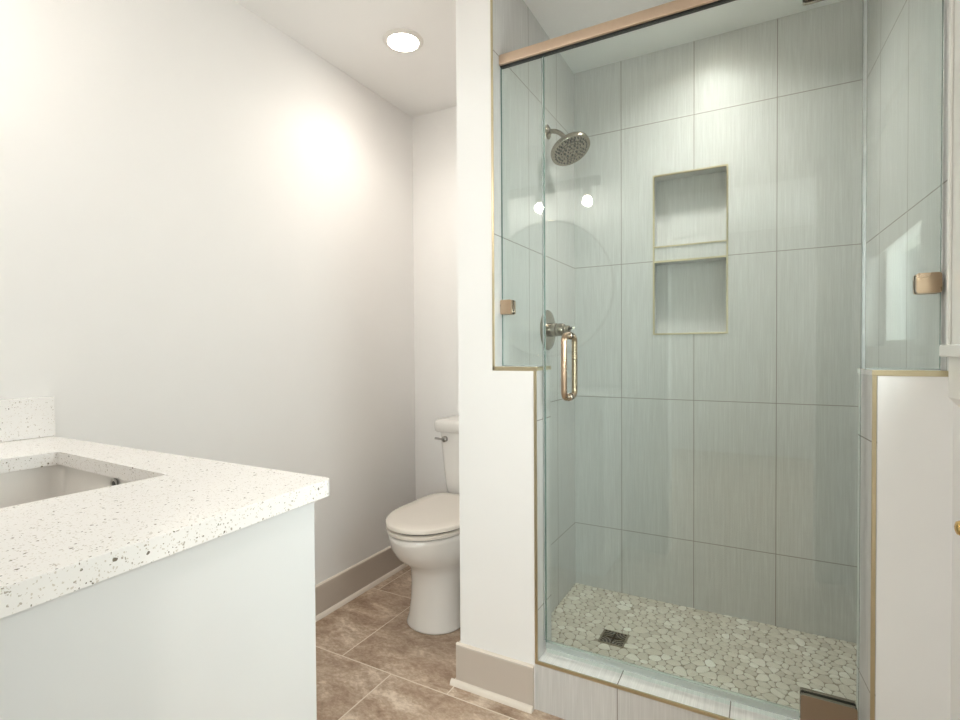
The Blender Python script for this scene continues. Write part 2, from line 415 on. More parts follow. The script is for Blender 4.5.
# door casing on both sides of the doorway
def casing(name, y0, y1):
    bm = B(); cw = 0.085
    plate(bm, [(DX0-cw, 0), (DX0, 0), (DX0, DH), (DX1, DH), (DX1, 0), (DX1+cw, 0), (DX1+cw, DH+cw), (DX0-cw, DH+cw)], [], lambda a, b, c: (a, c, b), y0, y1)
    ob = 0.022; ys = (y1, y1+0.008) if y1 > 0.1 else (y0-0.008, y0)
    plate(bm, [(DX0-cw-0.004, 0), (DX0-cw+ob, 0), (DX0-cw+ob, DH+cw-ob), (DX1+cw-ob, DH+cw-ob), (DX1+cw-ob, 0), (DX1+cw+0.004, 0), (DX1+cw+0.004, DH+cw+0.004), (DX0-cw-0.004, DH+cw+0.004)], [], lambda a, b, c: (a, c, b), *ys)
    return mk(name, bm, M['white_trim'], bevel=0.002)
struct(casing('trim_1', YD, YD+0.014)); struct(casing('trim_2', -0.014, 0.0))

# windows
def window(name, P, a0, a1, b0, b1, w, depth0, depth1):
    bm = B()
    plate(bm, rect(a0, a1, b0, b1), [rect(a0+w, a1-w, b0+w, (b0+b1)/2-w*0.5), rect(a0+w, a1-w, (b0+b1)/2+w*0.5, b1-w)], P, depth0, depth1)
    f = struct(mk(name, bm, M['white_trim'], bevel=0.002))
    bm = B(); plate(bm, rect(a0+w*0.8, a1-w*0.8, b0+w*0.8, b1-w*0.8), [], P, (depth0+depth1)/2-0.002, (depth0+depth1)/2+0.002)
    mk('pane', bm, M['glass'], f)
    return f
win = window('window_1', lambda a, b, c: (c, a, b), WY0, WY1, WZ0, WZ1, 0.045, 0.43, 0.47)
bm = B()      # casing, stool and apron around it
box(bm, 0.369, 0.384, WY1-0.008, 1.534, 1.187, WZ1+0.075); box(bm, 0.369, 0.384, WY0-0.075, WY0+0.008, 1.187, WZ1+0.075)
box(bm, 0.369, 0.384, WY0-0.075, 1.534, WZ1-0.008, WZ1+0.075)
box(bm, 0.363, 0.369, 1.520, 1.535, 1.187, WZ1+0.079)
mk('casing', bm, M['white_trim'], win, bevel=0.002)
bm = B(); box(bm, 0.405, 0.408, WY0+0.004, WY1-0.004, 1.56, WZ1-0.002); box(bm, 0.402, 0.411, WY0+0.004, WY1-0.004, 1.552, 1.567); mk('added_roller_shade', bm, M['shade'], win)  # shade is added, blocks upper daylight to size the window's reflection
bm = B(); box(bm, 0.350, 0.435, WY0-0.09, 1.530, 1.160, 1.187); mk('stool', bm, M['white_trim'], win, bevel=0.003)
bm = B(); prism(bm, [(0.366, 1.160), (0.384, 1.160), (0.384, 1.048), (0.372, 1.062), (0.366, 1.070)], WY0-0.07, 1.527, axis='y'); mk('apron', bm, M['white_trim'], win, bevel=0.001)
window('window_2_added', lambda a, b, c: (a, c, b), 0.75, 1.85, 0.85, 2.15, 0.05, -3.37, -3.33)  # unseen window, added to bring daylight through the doorway

window('window_3_added', lambda a, b, c: (a, c, b), -2.03, -1.17, 0.85, 2.15, 0.05, -3.37, -3.33)  # another unseen window, added along with its daylight lamp
# baseboards: taupe board with cream shoe moulding
BH = 0.142
def baseboard(name, x0, y0, x1, y1, nx, ny, e0=0.0, e1=0.0):
    # runs from (x0,y0) to (x1,y1), (nx,ny) points into the room; e0/e1 extend the shoe past the ends
    d = Vector((x1-x0, y1-y0, 0)); ln = d.length; d.normalize(); n = Vector((nx, ny, 0))
    def prof(bm, pr, a, b):
        ra = [bm.verts.new(Vector((x0, y0, 0)) + d*a + n*p + Vector((0, 0, z))) for p, z in pr]
        rb = [bm.verts.new(Vector((x0, y0, 0)) + d*b + n*p + Vector((0, 0, z))) for p, z in pr]
        loft(bm, [ra, rb])
    bm = B(); prof(bm, [(0, 0), (0.012, 0), (0.012, BH-0.004), (0.010, BH), (0, BH)], -e0*0.012, ln+e1*0.012)
    o = struct(mk(name, bm, M['taupe']))
    bm = B(); prof(bm, [(0.012, 0)] + [(0.012+0.014*math.cos(t), 0.018*math.sin(t)) for t in [math.radians(a) for a in range(0, 91, 15)]], -e0*0.030, ln+e1*0.026)
    mk('shoe_moulding', bm, M['cream'], o, smooth=True, angle=60)
    bm = B(); prof(bm, [(0, BH), (0.011, BH), (0.009, BH+0.004), (0, BH+0.005)], -e0*0.013, ln+e1*0.013)
    mk('lit_top_edge', bm, M['cream'], o)  # cream strip paints the board's top edge as lit
    return o
baseboard('baseboard_left', XW, 0.69, XW, YB, 1, 0)
baseboard('baseboard_back', XW+0.014, YB, XC-0.014, YB, 0, -1)
baseboard('baseboard_partition', XC, YB-0.014, XC, YF, -1, 0, 0, 0)
baseboard('baseboard_column', XC, YF, -0.657, YF, 0, -1, 1, 0)
baseboard('baseboard_right', 0.384, YD, 0.384, YF-0.034, -1, 0)
baseboard('baseboard_pony', 0.249, YF, 0.384, YF, 0, -1)

# brushed gold edge trims
def trim(n, boxes, prisms=()):
    bm = B()
    for b in boxes: box(bm, *b)
    for p in prisms: prism(bm, *p)
    return struct(mk('trim_%d' % n, bm, M['gold'], bevel=0.0008, seg=1))
trim(3, [(XL-0.0095, XL-0.001, YF-0.002, YF+0.010, CAP-0.012, CEIL)])
trim(4, [(XL-0.009, -0.6425, YF-0.002, YF+0.004, CAP-0.013, CAP+0.001), (-0.6455, -0.6415, YF+0.004, YP, CAP-0.012, CAP+0.001)])
trim(5, [(-0.6545, -0.6448, YF-0.002, YF+0.004, CURB, CAP-0.013)])
trim(6, [(-0.6545, 0.2475, YF-0.002, YF+0.004, CURB-0.010, CURB+0.001)])
trim(7, [(0.2330, 0.3815, YF-0.002, YF+0.004, CAP-0.013, CAP+0.001)], [([(0.2345, YF+0.004), (0.2225, YP), (0.2205, YP), (0.2325, YF+0.004)], CAP-0.012, CAP+0.001)])
trim(8, [(0.2335, 0.2425, YF-0.002, YF+0.004, CURB, CAP-0.013)])
trim(9, [(0.3795, 0.385, YF-0.002, YF+0.004, CAP, CEIL)])

# ------------------------------------------------------------------ pebble floor
bm = B(); box(bm, XL, 0.376, YP, YB, 0, SF-0.0015); fl = struct(mk('floor_shower', bm, M['grout']))
def pebbles():
    X0, X1, Y0, Y1 = XL+0.001, 0.371, YP+0.001, YB-0.001
    DR = (-0.5605, -0.4585, 1.9580, 2.0600)
    S = []; tries = 0
    while tries < 60000:
        tries += 1
        x = random.uniform(X0-0.01, X1+0.01); y = random.uniform(Y0-0.01, Y1+0.01)
        r = random.choice((0.0125, 0.0145, 0.017, 0.020)); st = random.uniform(1.0, 1.75); th = random.gauss(0.15, 0.8)
        ok = True
        for s in S:
            dx, dy = x-s[0], y-s[1]; d = math.hypot(dx, dy)
            if d > 0.075: continue
            a = math.atan2(dy, dx)
            if d < 0.80*(er(r, st, th, a) + er(s[2], s[3], s[4], a)): ok = False; break
        if ok: S.append((x, y, r, st, th))
    S = [q for q in S if not (DR[0] < q[0] < DR[1] and DR[2] < q[1] < DR[3])]
    bm = B(); lay = None; tones = []
    polys = []
    for i, s in enumerate(S):
        R = s[2]*s[3]*1.35 + 0.006
        P = [(s[0]+R*1.3*math.cos(2*math.pi*k/12), s[1]+R*1.3*math.sin(2*math.pi*k/12)) for k in range(12)]
        cl = []
        for j, q in enumerate(S):
            if j == i: continue
            dx, dy = q[0]-s[0], q[1]-s[1]; d = math.hypot(dx, dy)
            if d > 0.10: continue
            a = math.atan2(dy, dx); ri = er(s[2], s[3], s[4], a); rj = er(q[2], q[3], q[4], a)
            cl.append((dx/d, dy/d, d*ri/(ri+rj)-0.0011))
        cl += [(1, 0, X1-s[0]), (-1, 0, s[0]-X0), (0, 1, Y1-s[1]), (0, -1, s[1]-Y0)]
        # keep clear of the drain
        if DR[0]-0.03 < s[0] < DR[1]+0.03 and DR[2]-0.03 < s[1] < DR[3]+0.03:
            if DR[0] < s[0] < DR[1] and DR[2] < s[1] < DR[3]:
                continue
            m_ = [(DR[0]-s[0], (1, 0)), (s[0]-DR[1], (-1, 0)), (DR[2]-s[1], (0, 1)), (s[1]-DR[3], (0, -1))]
            k = max(m_); cl.append((k[1][0], k[1][1], k[0]))
        for nx, ny, dd in cl:
            P = clip(P, s[0], s[1], nx, ny, dd)
            if len(P) < 3: break
        if len(P) < 3: continue
        ar = abs(sum(P[k][0]*P[(k+1) % len(P)][1]-P[(k+1) % len(P)][0]*P[k][1] for k in range(len(P))))/2
        if ar < 0.00006: continue
        for _ in range(2):
            Q = []
            for k in range(len(P)):
                a, b = P[k], P[(k+1) % len(P)]
                Q.append((a[0]*.75+b[0]*.25, a[1]*.75+b[1]*.25)); Q.append((a[0]*.25+b[0]*.75, a[1]*.25+b[1]*.75))
            P = Q
        polys.append(P)
    for P in polys:
        cx = sum(p[0] for p in P)/len(P); cy = sum(p[1] for p in P)/len(P)
        t = min(0.98, max(0.02, random.gauss(0.45, 0.22)))
        r0 = [bm.verts.new((p[0], p[1], SF-0.0015)) for p in P]
        r1 = [bm.verts.new((cx+(p[0]-cx)*0.97, cy+(p[1]-cy)*0.97, SF-0.0002)) for p in P]
        r2 = [bm.verts.new((cx+(p[0]-cx)*0.86, cy+(p[1]-cy)*0.86, SF+0.0006)) for p in P]
        nf = len(bm.faces); loft(bm, [r0, r1, r2], False); bm.faces.new(r2); tones += [t]*(len(bm.faces)-nf)
    me = bpy.data.meshes.new('pebble_mosaic'); bm.to_mesh(me); bm.free(); me.materials.append(M['pebble'])
    at = me.attributes.new('stone_tone', 'FLOAT', 'FACE'); at.data.foreach_set('value', tones)
    for p in me.polygons: p.use_smooth = True
    o = bpy.data.objects.new('pebble_mosaic', me); C.objects.link(o); o.parent = fl
def er(r, st, th, a):
    c, s = math.cos(a-th), math.sin(a-th); A = r*st; Bq = r
    return A*Bq/math.sqrt((Bq*c)**2 + (A*s)**2)
def clip(P, ox, oy, nx, ny, d):
    out = []
    for k in range(len(P)):
        a, b = P[k], P[(k+1) % len(P)]
        da = (a[0]-ox)*nx+(a[1]-oy)*ny-d; db = (b[0]-ox)*nx+(b[1]-oy)*ny-d
        if da <= 0: out.append(a)
        if (da < 0 < db) or (db < 0 < da):
            t = da/(da-db); out.append((a[0]+(b[0]-a[0])*t, a[1]+(b[1]-a[1])*t))
    return out
pebbles()

# ------------------------------------------------------------------ drain
t = thing('shower_drain', 'square dark bronze shower drain grate set in the pebble floor', 'drain', (-0.5095, 2.009, SF))
bm = B(); x0, x1, y0, y1 = -0.5580, -0.4610, 1.9605, 2.0575
plate(bm, rect(x0, x1, y0, y1), [rect(x0+0.006, x1-0.006, y0+0.006, y1-0.006)], lambda a, b, c: (a, b, c), SF-0.001, SF+0.002); mk('frame', bm, M['drain'], t)
bm = B(); box(bm, x0+0.005, x1-0.005, y0+0.005, y1-0.005, SF-0.0014, SF-0.0010); mk('sump', bm, M['dark'], t)
bm = B(); cx, cy = (x0+x1)/2, (y0+y1)/2
def bar2(p, q, wd):
    d = (Vector(q)-Vector(p)); n = Vector((-d.y, d.x)).normalized()*wd/2
    prism(bm, [(p[0]+n.x, p[1]+n.y), (q[0]+n.x, q[1]+n.y), (q[0]-n.x, q[1]-n.y), (p[0]-n.x, p[1]-n.y)], SF-0.0005, SF+0.0018)
h = 0.043
for s in (-1, 1):
    bar2((cx-h, cy+s*h*0), (cx+h, cy), 0.006); bar2((cx, cy-h), (cx, cy+h), 0.006)
for qx in (-1, 1):
    for qy in (-1, 1):
        for r in (0.014, 0.027, 0.040):
            pts = [(cx+qx*(h-r*math.cos(a)), cy+qy*(h-r*math.sin(a))) for a in [math.radians(k) for k in range(0, 91, 15)]]
            for a, b in zip(pts[:-1], pts[1:]): bar2(a, b, 0.0045)
mk('grate', bm, M['drain'], t)
bm = B(); lathe(bm, (cx-0.006, cy+0.034, SF+0.0018), (0, 0, 1), [(0, 0.005), (0.0012, 0.004)], 12); mk('screw', bm, M['chrome'], t)
bm = B(); lathe(bm, (cx+0.006, cy-0.034, SF+0.0018), (0, 0, 1), [(0, 0.005), (0.0012, 0.004)], 12); mk('screw', bm, M['chrome'], t)

# ------------------------------------------------------------------ niche
t = thing('shower_niche', 'recessed two-level wall niche with gold edging in the tiled back wall', 'niche', ((NX0+NX1)/2, YB, NZ0))
ND = 0.088; bm = B()
box(bm, NX0-0.010, NX1+0.010, YB+ND, YB+ND+0.01, NZ0-0.01, NZ1+0.01)
box(bm, NX0-0.010, NX0, YB+0.012, YB+ND, NZ0-0.01, NZ1+0.01); box(bm, NX1, NX1+0.010, YB+0.012, YB+ND, NZ0-0.01, NZ1+0.01)
box(bm, NX0, NX1, YB+0.012, YB+ND, NZ0-0.01, NZ0); box(bm, NX0, NX1, YB+0.012, YB+ND, NZ1, NZ1+0.01)
mk('tile_lining', bm, M['t_niche'], t)
sh0, sh1 = 1.568, 1.637
bm = B(); box(bm, NX0, NX1, YB+0.001, YB+ND, sh0, sh1); sh = mk('shelf', bm, M['t_niche'], t)
bm = B(); box(bm, NX0+0.006, NX1-0.006, YB-0.002, YB+0.006, sh1-0.005, sh1+0.0015); box(bm, NX0+0.006, NX1-0.006, YB-0.002, YB+0.006, sh0-0.0015, sh0+0.006)
mk('shelf_edging', bm, M['gold'], sh)
bm = B(); e = 0.0065
plate(bm, rect(NX0-0.001, NX1+0.001, NZ0-0.001, NZ1+0.001), [rect(NX0+e, NX1-e, NZ0+e, NZ1-e)], lambda a, b, c: (a, c, b), YB-0.003, YB+0.005)
mk('edging', bm, M['gold'], t, bevel=0.0008, seg=1)

# ------------------------------------------------------------------ glass enclosure
GY0, GY1 = 1.615, 1.625
def pane(name, x0, x1, z0, z1, parent):
    bm = B(); fs = box(bm, x0, x1, GY0, GY1, z0, z1)
    for f in fs:
        f.normal_update(); f.material_index = 0 if abs(f.normal.y) > 0.9 else (2 if max(v.co.z for v in f.verts) == min(v.co.z for v in f.verts) and f.verts[0].co.z > 2 else 1)
    return mk(name, bm, [M['glass'], M['glass_edge'], M['dark']], parent)
HZ0, HZ1 = 2.156, 2.194
t = thing('shower_header_bar', 'champagne bronze header bar running across the top of the shower glass', 'rail', (-0.21, 1.62, HZ0))
bm = B(); prism(bm, [(1.603, HZ0+0.001), (1.606, HZ0-0.001), (1.634, HZ0-0.001), (1.637, HZ0+0.001), (1.637, HZ1-0.005), (1.632, HZ1), (1.614, HZ1), (1.607, HZ1-0.003), (1.603, HZ1-0.010)], XL+0.0005, 0.3765, axis='x')
mk('rail', bm, M['bronze'], t, bevel=0.0015)
bm = B(); box(bm, XL+0.001, 0.3755, 1.611, 1.629, HZ0-0.004, HZ0+0.001); mk('gasket', bm, M['dark'], t)

def clamp(x0, x1, z0, z1, parent, name='wall_clamp', mat='handle', r=0.006):
    bm = B()
    for ya, yb in ((GY0-0.013, GY0-0.001), (GY1+0.001, GY1+0.013)):
        plate(bm, rrect(x0, x1, z0, z1, r), [], lambda a, b, c: (a, c, b), ya, yb)
    box(bm, min(x0, x1)+0.002, max(x0, x1)-0.002, GY0-0.002, GY1+0.002, z0+0.004, z1-0.004) if False else None
    o = mk(name, bm, M[mat], parent, bevel=0.0015)
    bm = B()
    for ya, yb in ((GY0-0.0012, GY0), (GY1, GY1+0.0012)):
        plate(bm, rrect(x0+0.001 if x0 > XL+.01 else x0, x1-0.001, z0+0.001, z1-0.001, r), [], lambda a, b, c: (a, c, b), ya, yb)
    mk('gasket', bm, M['dark'], o)
    return o
t = thing('fixed_glass_panel', 'narrow fixed glass panel on the left half wall', 'glass panel', (-0.719, 1.62, CAP))
pane('pane', XL+0.001, -0.6435, CAP+0.001, HZ0-0.0045, t); clamp(XL+0.0005, -0.7515, 1.305, 1.355, t)
bm = B(); box(bm, XL+0.001, -0.6435, GY0-0.003, GY1+0.003, CAP, CAP+0.004); mk('bottom_seal', bm, M['seal'], t)
t = thing('fixed_glass_panel', 'narrow fixed glass panel on the right half wall', 'glass panel', (0.30, 1.62, CAP))
pane('pane', 0.2275, 0.3725, CAP+0.001, HZ0-0.0045, t); clamp(0.3240, 0.3718, 1.311, 1.360, t)
bm = B(); box(bm, 0.2275, 0.3725, GY0-0.003, GY1+0.003, CAP, CAP+0.004); mk('bottom_seal', bm, M['seal'], t)
bm = B(); box(bm, 0.2205, 0.2265, GY0-0.001, GY1+0.001, CAP+0.002, HZ0-0.005); mk('edge_seal', bm, M['seal'], t)

DX_0, DX_1, DZ0, DZ1 = -0.6375, 0.2185, 0.190, HZ0-0.0045
t = thing('shower_door', 'large frameless glass shower door with bronze pull handle', 'shower door', (-0.21, 1.62, CURB))
pane('pane', DX_0, DX_1, DZ0, DZ1, t)
bm = B(); prism(bm, [(GY0-0.0025, 0.184), (GY1+0.0025, 0.184), (GY1+0.0025, 0.204), (GY1, 0.204), (GY1, DZ0), (GY0, DZ0), (GY0, 0.204), (GY0-0.0025, 0.204)], DX_0+0.001, 0.0885, axis='x')
sw = mk('bottom_sweep', bm, M['seal'], t)
bm = B(); prism(bm, [(GY0+0.002, 0.184), (GY0+0.005, 0.184), (GY0+0.012, CURB+0.001), (GY0+0.009, CURB+0.001)], DX_0+0.001, 0.0885, axis='x'); mk('sweep_fin', bm, M['glass'], sw)
bm = B(); box(bm, -0.6425, -0.6385, GY0-0.001, GY1+0.006, CURB+0.045, DZ1-0.01); mk('strike_seal', bm, M['seal'], t)
# hinges: bottom and top pivot plates
for z0, z1, lab in ((CURB+0.009, 0.262, 0), (2.090, HZ0-0.004, 1)):
    h = clamp(0.0900, 0.2145, z0, z1, t, 'pivot_hinge', 'nickel', 0.007)
# pull handle on both faces
def pull(parent):
    hx, z0, z1 = -0.5525, 1.028, 1.228
    bm = B()
    for s in (-1, 1):
        yg = GY0 if s < 0 else GY1; yo = 1.62 + s*0.052; r = 0.020
        pts = [(hx, yg, z1)]
        pts += [(hx, yo - s*r + s*r*math.sin(a), z1 - r + r*math.cos(a)) for a in [math.radians(k) for k in range(0, 91, 15)]]
        pts += [(hx, yo - s*r + s*r*math.cos(a), z0 + r - r*math.sin(a)) for a in [math.radians(k) for k in range(0, 91, 15)]]
        pts += [(hx, yg, z0)]
        tube(bm, pts, 0.0095, 20)
    o = mk('pull_handle', bm, M['handle'], parent, smooth=True, angle=50)
    bm = B()
    for s in (-1, 1):
        for z in (z0, z1):
            yg = GY0 if s < 0 else GY1
            lathe(bm, (hx, yg, z), (0, s, 0), [(0, 0.0125), (0.004, 0.0125), (0.005, 0.011)], 24)
    mk('washer', bm, M['nickel'], o, smooth=True)
pull(t)

# ------------------------------------------------------------------ shower head and valve
n = Vector((0.43, -0.18, -0.885)).normalized(); P = Vector((-0.690, 2.050, 1.180+0.816))
t = thing('shower_sprayer', 'round bronze shower head on a bent arm on the left tiled wall', 'shower head', (XL, 2.06, 2.095))
bm = B(); lathe(bm, (XL, 2.06, 2.095), (1, 0, 0), [(0, 0.030), (0.003, 0.030), (0.008, 0.024), (0.011, 0.014), (0.013, 0.011)], 32); mk('flange', bm, M['nickel'], t, smooth=True)
E_ = P - n*0.052; S_ = Vector((XL, 2.06, 2.095)); pts = []
p1 = S_ + Vector((0.055, 0, 0.004)); 
for k in range(13):
    u = k/12; a = S_.lerp(p1, u); b_ = p1.lerp(E_, u); pts.append(a.lerp(b_, u))
bm = B(); tube(bm, pts, 0.0095, 18); mk('arm', bm, M['nickel'], t, smooth=True)
bm = B(); lathe(bm, E_ - n*0.006, n, [(0, 0.011), (0.004, 0.016), (0.016, 0.017), (0.022, 0.012), (0.028, 0.010)], 28); mk('ball_joint', bm, M['chrome'], t, smooth=True)
R_ = 0.083
bm = B(); lathe(bm, P - n*0.034, n, [(0, 0.014), (0.006, 0.022), (0.012, 0.052), (0.016, 0.074), (0.019, 0.0815), (0.023, R_), (0.036, R_), (0.039, R_-0.002), (0.0395, R_-0.005), (0.0385, R_-0.007)], 56); hd = mk('head', bm, M['nickel'], t, smooth=True)
u, v, _ = frame_of(n)
bm = B(); bmr = B()
def dot(b, rr, a, s, hh=0.0022): lathe(b, P + (u*math.cos(a)+v*math.sin(a))*rr + n*0.0040, n, [(0, s*1.25), (0.0035, s*1.0)], 8)
for k in range(6): dot(bm, 0.013, k*math.pi/3, 0.0020)
for k in range(8): dot(bm, 0.027, k*math.pi/4+0.2, 0.0042)
for k in range(16): dot(bm, 0.041, k*math.pi/8, 0.0022)
for k in range(24):
    if k % 4 != 3: dot(bm, 0.054, k*math.pi/12, 0.0032)
for k in range(30): dot(bm, 0.066, k*math.pi/15, 0.0026)
mk('spray_nozzles', bm, M['dark'], hd, smooth=True)
for rr in (0.010, 0.034, 0.048):
    bmr2 = bmr; N_ = 48; pr = [(rr-0.001, 0.0045), (rr-0.001, 0.006), (rr+0.001, 0.006), (rr+0.001, 0.0045)]
    rings = [[bmr.verts.new(P + (u*math.cos(2*math.pi*k/N_)+v*math.sin(2*math.pi*k/N_))*q + n*hh) for k in range(N_)] for q, hh in pr]
    loft(bmr, rings + [rings[0]], False)
mk('spray_rings', bmr, M['nickel'], hd)
bm = B(); tp = P + u*0 - n*0.012; 
side = (Vector((-0.2, -0.2, 1)) - n*Vector((-0.2, -0.2, 1)).dot(n)).normalized()
tube(bm, [P - n*0.014 + side*0.050, P - n*0.030 + side*0.062], [0.005, 0.004], 12); mk('spray_selector', bm, M['nickel'], hd, smooth=True)

V_ = Vector((XL, 2.050, 1.266))
t = thing('shower_valve', 'round bronze shower valve plate with lever on the left tiled wall', 'shower valve', V_)
bm = B(); lathe(bm, V_, (1, 0, 0), [(0, 0.084), (0.004, 0.084), (0.007, 0.081), (0.009, 0.070), (0.010, 0.030)], 64); mk('escutcheon', bm, M['nickel'], t, smooth=True)
bm = B(); lathe(bm, V_ + Vector((0.009, 0, 0)), (1, 0, 0), [(0, 0.029), (0.032, 0.028), (0.034, 0.024), (0.040, 0.024), (0.041, 0.027), (0.062, 0.026), (0.066, 0.023), (0.068, 0.018), (0.086, 0.017), (0.089, 0.013)], 40); mk('hub', bm, M['nickel'], t, smooth=True)
bm = B(); a = V_ + Vector((0.082, 0, 0)); tube(bm, [a, a+Vector((0.012, -0.004, 0.002)), a+Vector((0.030, -0.020, 0.006)), a+Vector((0.048, -0.050, 0.004))], [0.008, 0.007, 0.0055, 0.0055], 14); mk('lever', bm, M['nickel'], t, smooth=True)

# ------------------------------------------------------------------ toilet
TX = -1.256
t = thing('toilet', 'white two-piece toilet with closed lid in the alcove beside the shower', 'toilet', (TX, 2.0, 0))
def egg(z, yf, yb, hw, m=None, n=48, back=2.6, mid=0.50):
    mid = m or mid
    # outline: pointed-oval front, squarer back
    yc = yf + (yb-yf)*mid; out = []
    for k in range(n):
        a = 2*math.pi*k/n; c, s = math.cos(a), math.sin(a)
        e = 2.0 if s < 0 else back
        x = math.copysign(abs(c)**(2/e), c)*hw
        y = (-(abs(s)**(2/e))*(yc-yf)) if s < 0 else (abs(s)**(2/e))*(yb-yc)
        out.append((TX+x, yc+y, z))
    return out
def eggloft(secs, **k):
    bm = B(); loft(bm, [[bm.verts.new(p) for p in egg(*s, **k)] for s in secs]); return bm
bm = eggloft([(0.0, 1.768, 2.29, 0.124, .22), (0.006, 1.763, 2.29, 0.128, .22), (0.014, 1.765, 2.29, 0.126, .22), (0.04, 1.772, 2.28, 0.118, .22), (0.11, 1.782, 2.27, 0.112, .22), (0.18, 1.786, 2.26, 0.111, .22), (0.235, 1.780, 2.26, 0.114, .24),
              (0.260, 1.766, 2.26, 0.122, .28), (0.29, 1.728, 2.27, 0.147, .34), (0.325, 1.684, 2.28, 0.168, .40), (0.365, 1.656, 2.30, 0.180), (0.405, 1.643, 2.30, 0.184), (0.424, 1.641, 2.30, 0.184), (0.429, 1.647, 2.295, 0.180)], mid=0.43)
mk('bowl', bm, M['porcelain'], t, smooth=True, angle=60)
bm = eggloft([(0.434, 1.643, 2.178, 0.181), (0.436, 1.638, 2.182, 0.185), (0.449, 1.637, 2.182, 0.186), (0.451, 1.642, 2.178, 0.181)], back=6, mid=0.45)
mk('seat', bm, M['seat'], t, smooth=True, angle=60)
bm = eggloft([(0.4585, 1.644, 2.174, 0.179), (0.460, 1.637, 2.180, 0.186), (0.472, 1.636, 2.180, 0.187), (0.4765, 1.640, 2.177, 0.183), (0.4790, 1.648, 2.170, 0.176), (0.4805, 1.70, 2.13, 0.13)], back=6, mid=0.45)
mk('lid', bm, M['seat'], t, smooth=True, angle=60)
bm = eggloft([(0.428, 1.655, 2.16, 0.170), (0.460, 1.655, 2.16, 0.170)], back=6, mid=0.45)
mk('seat_gap_shade', bm, M['dark'], t, smooth=True, angle=60)  # black filler, paints the shade in the gaps under seat and lid
for s in (-1, 1):
    bm = B(); lathe(bm, (TX+s*0.075, 2.172, 0.424), (0, 0, 1), [(0, 0.018), (0.036, 0.018), (0.042, 0.014)], 20)
    mk('hinge_cap', bm, M['seat'], t, smooth=True)
def rsec(z, hw, y0, y1, r=0.03):
    return [(TX+a, b, z) for a, b in rrect(-hw, hw, y0, y1, r, 6)]
bm = B(); loft(bm, [[bm.verts.new(p) for p in rsec(*s)] for s in ((0.415, 0.11, 2.23, 2.37), (0.462, 0.146, 2.208, 2.385), (0.475, 0.152, 2.200, 2.388), (0.60, 0.166, 2.194, 2.390), (0.775, 0.181, 2.190, 2.392))])
tk = mk('tank', bm, M['porcelain'], t, smooth=True, angle=60)
bm = B()
def lidsec(z, g):
    out = []
    for a, b in rrect(-0.207-g, 0.207+g, 2.172-g, 2.398+min(g, 0.004), 0.035, 8):
        bow = -0.012*(1-(a/0.2)**2) if b < 2.25 else 0
        out.append((TX+a, b+bow, z))
    return out
loft(bm, [[bm.verts.new(p) for p in lidsec(*s)] for s in ((0.776, -0.006), (0.781, 0.0), (0.818, 0.002), (0.830, -0.003), (0.836, -0.014), (0.838, -0.04))])
mk('tank_lid', bm, M['porcelain'], t, smooth=True, angle=60)
LV = Vector((-1.396, 2.188, 0.741))
bm = B(); lathe(bm, LV, (0, -1, 0), [(-0.004, 0.015), (0.010, 0.015), (0.014, 0.012), (0.016, 0.006)], 24); lv = mk('flush_lever', bm, M['chrome'], t, smooth=True)
bm = B(); tube(bm, [LV+Vector((0, -0.013, 0)), LV+Vector((-0.02, -0.016, 0.001)), LV+Vector((-0.048, -0.018, 0.003))], [0.006, 0.005, 0.0055], 12); mk('arm', bm, M['chrome'], lv, smooth=True)

# ------------------------------------------------------------------ vanity
VX1, VY1, CT = -0.6790, 0.688, 0.953
t = thing('vanity_cabinet', 'white vanity cabinet with a plain side panel under the speckled countertop', 'cabinet', (-1.2, 0.4, 0))
bm = B(); prism(bm, [(XW+0.003, YD+0.003), (-0.668, YD+0.003), (-0.7005, 0.664), (-0.7165, 0.664), (-0.7165, 0.645), (XW+0.003, 0.645)], 0.10, 0.70)
plate(bm, [(XW+0.003, YD+0.003), (-0.668, YD+0.003), (-0.7005, 0.664), (-0.7165, 0.664), (-0.7165, 0.645), (XW+0.003, 0.645)], [rect(-1.49, -0.93, 0.165, 0.618)], lambda a, b, c: (a, b, c), 0.70, CT-0.0305); mk('body', bm, M['cabinet'], t)
bm = B(); box(bm, XW+0.003, -0.7215, YD+0.003, 0.58, 0, 0.10); mk('toe_kick', bm, M['cabinet'], t)
for k in range(2):
    xa = -1.731 + k*0.5065; bm = B()
    plate(bm, rect(xa, xa+0.5035, 0.115, 0.905), [rect(xa+0.055, xa+0.449, 0.17, 0.85)], lambda a, b, c: (a, c, b), 0.646, 0.664)
    box(bm, xa+0.053, xa+0.453, 0.646, 0.656, 0.168, 0.852); d = mk('door', bm, M['cabinet'], t, bevel=0.001)
    bm = B(); lathe(bm, (xa+(0.47 if k == 0 else 0.036), 0.664, 0.80), (0, 1, 0), [(0, 0.006), (0.012, 0.005), (0.016, 0.013), (0.026, 0.013), (0.028, 0.008)], 20); mk('knob', bm, M['brass'], d, smooth=True)

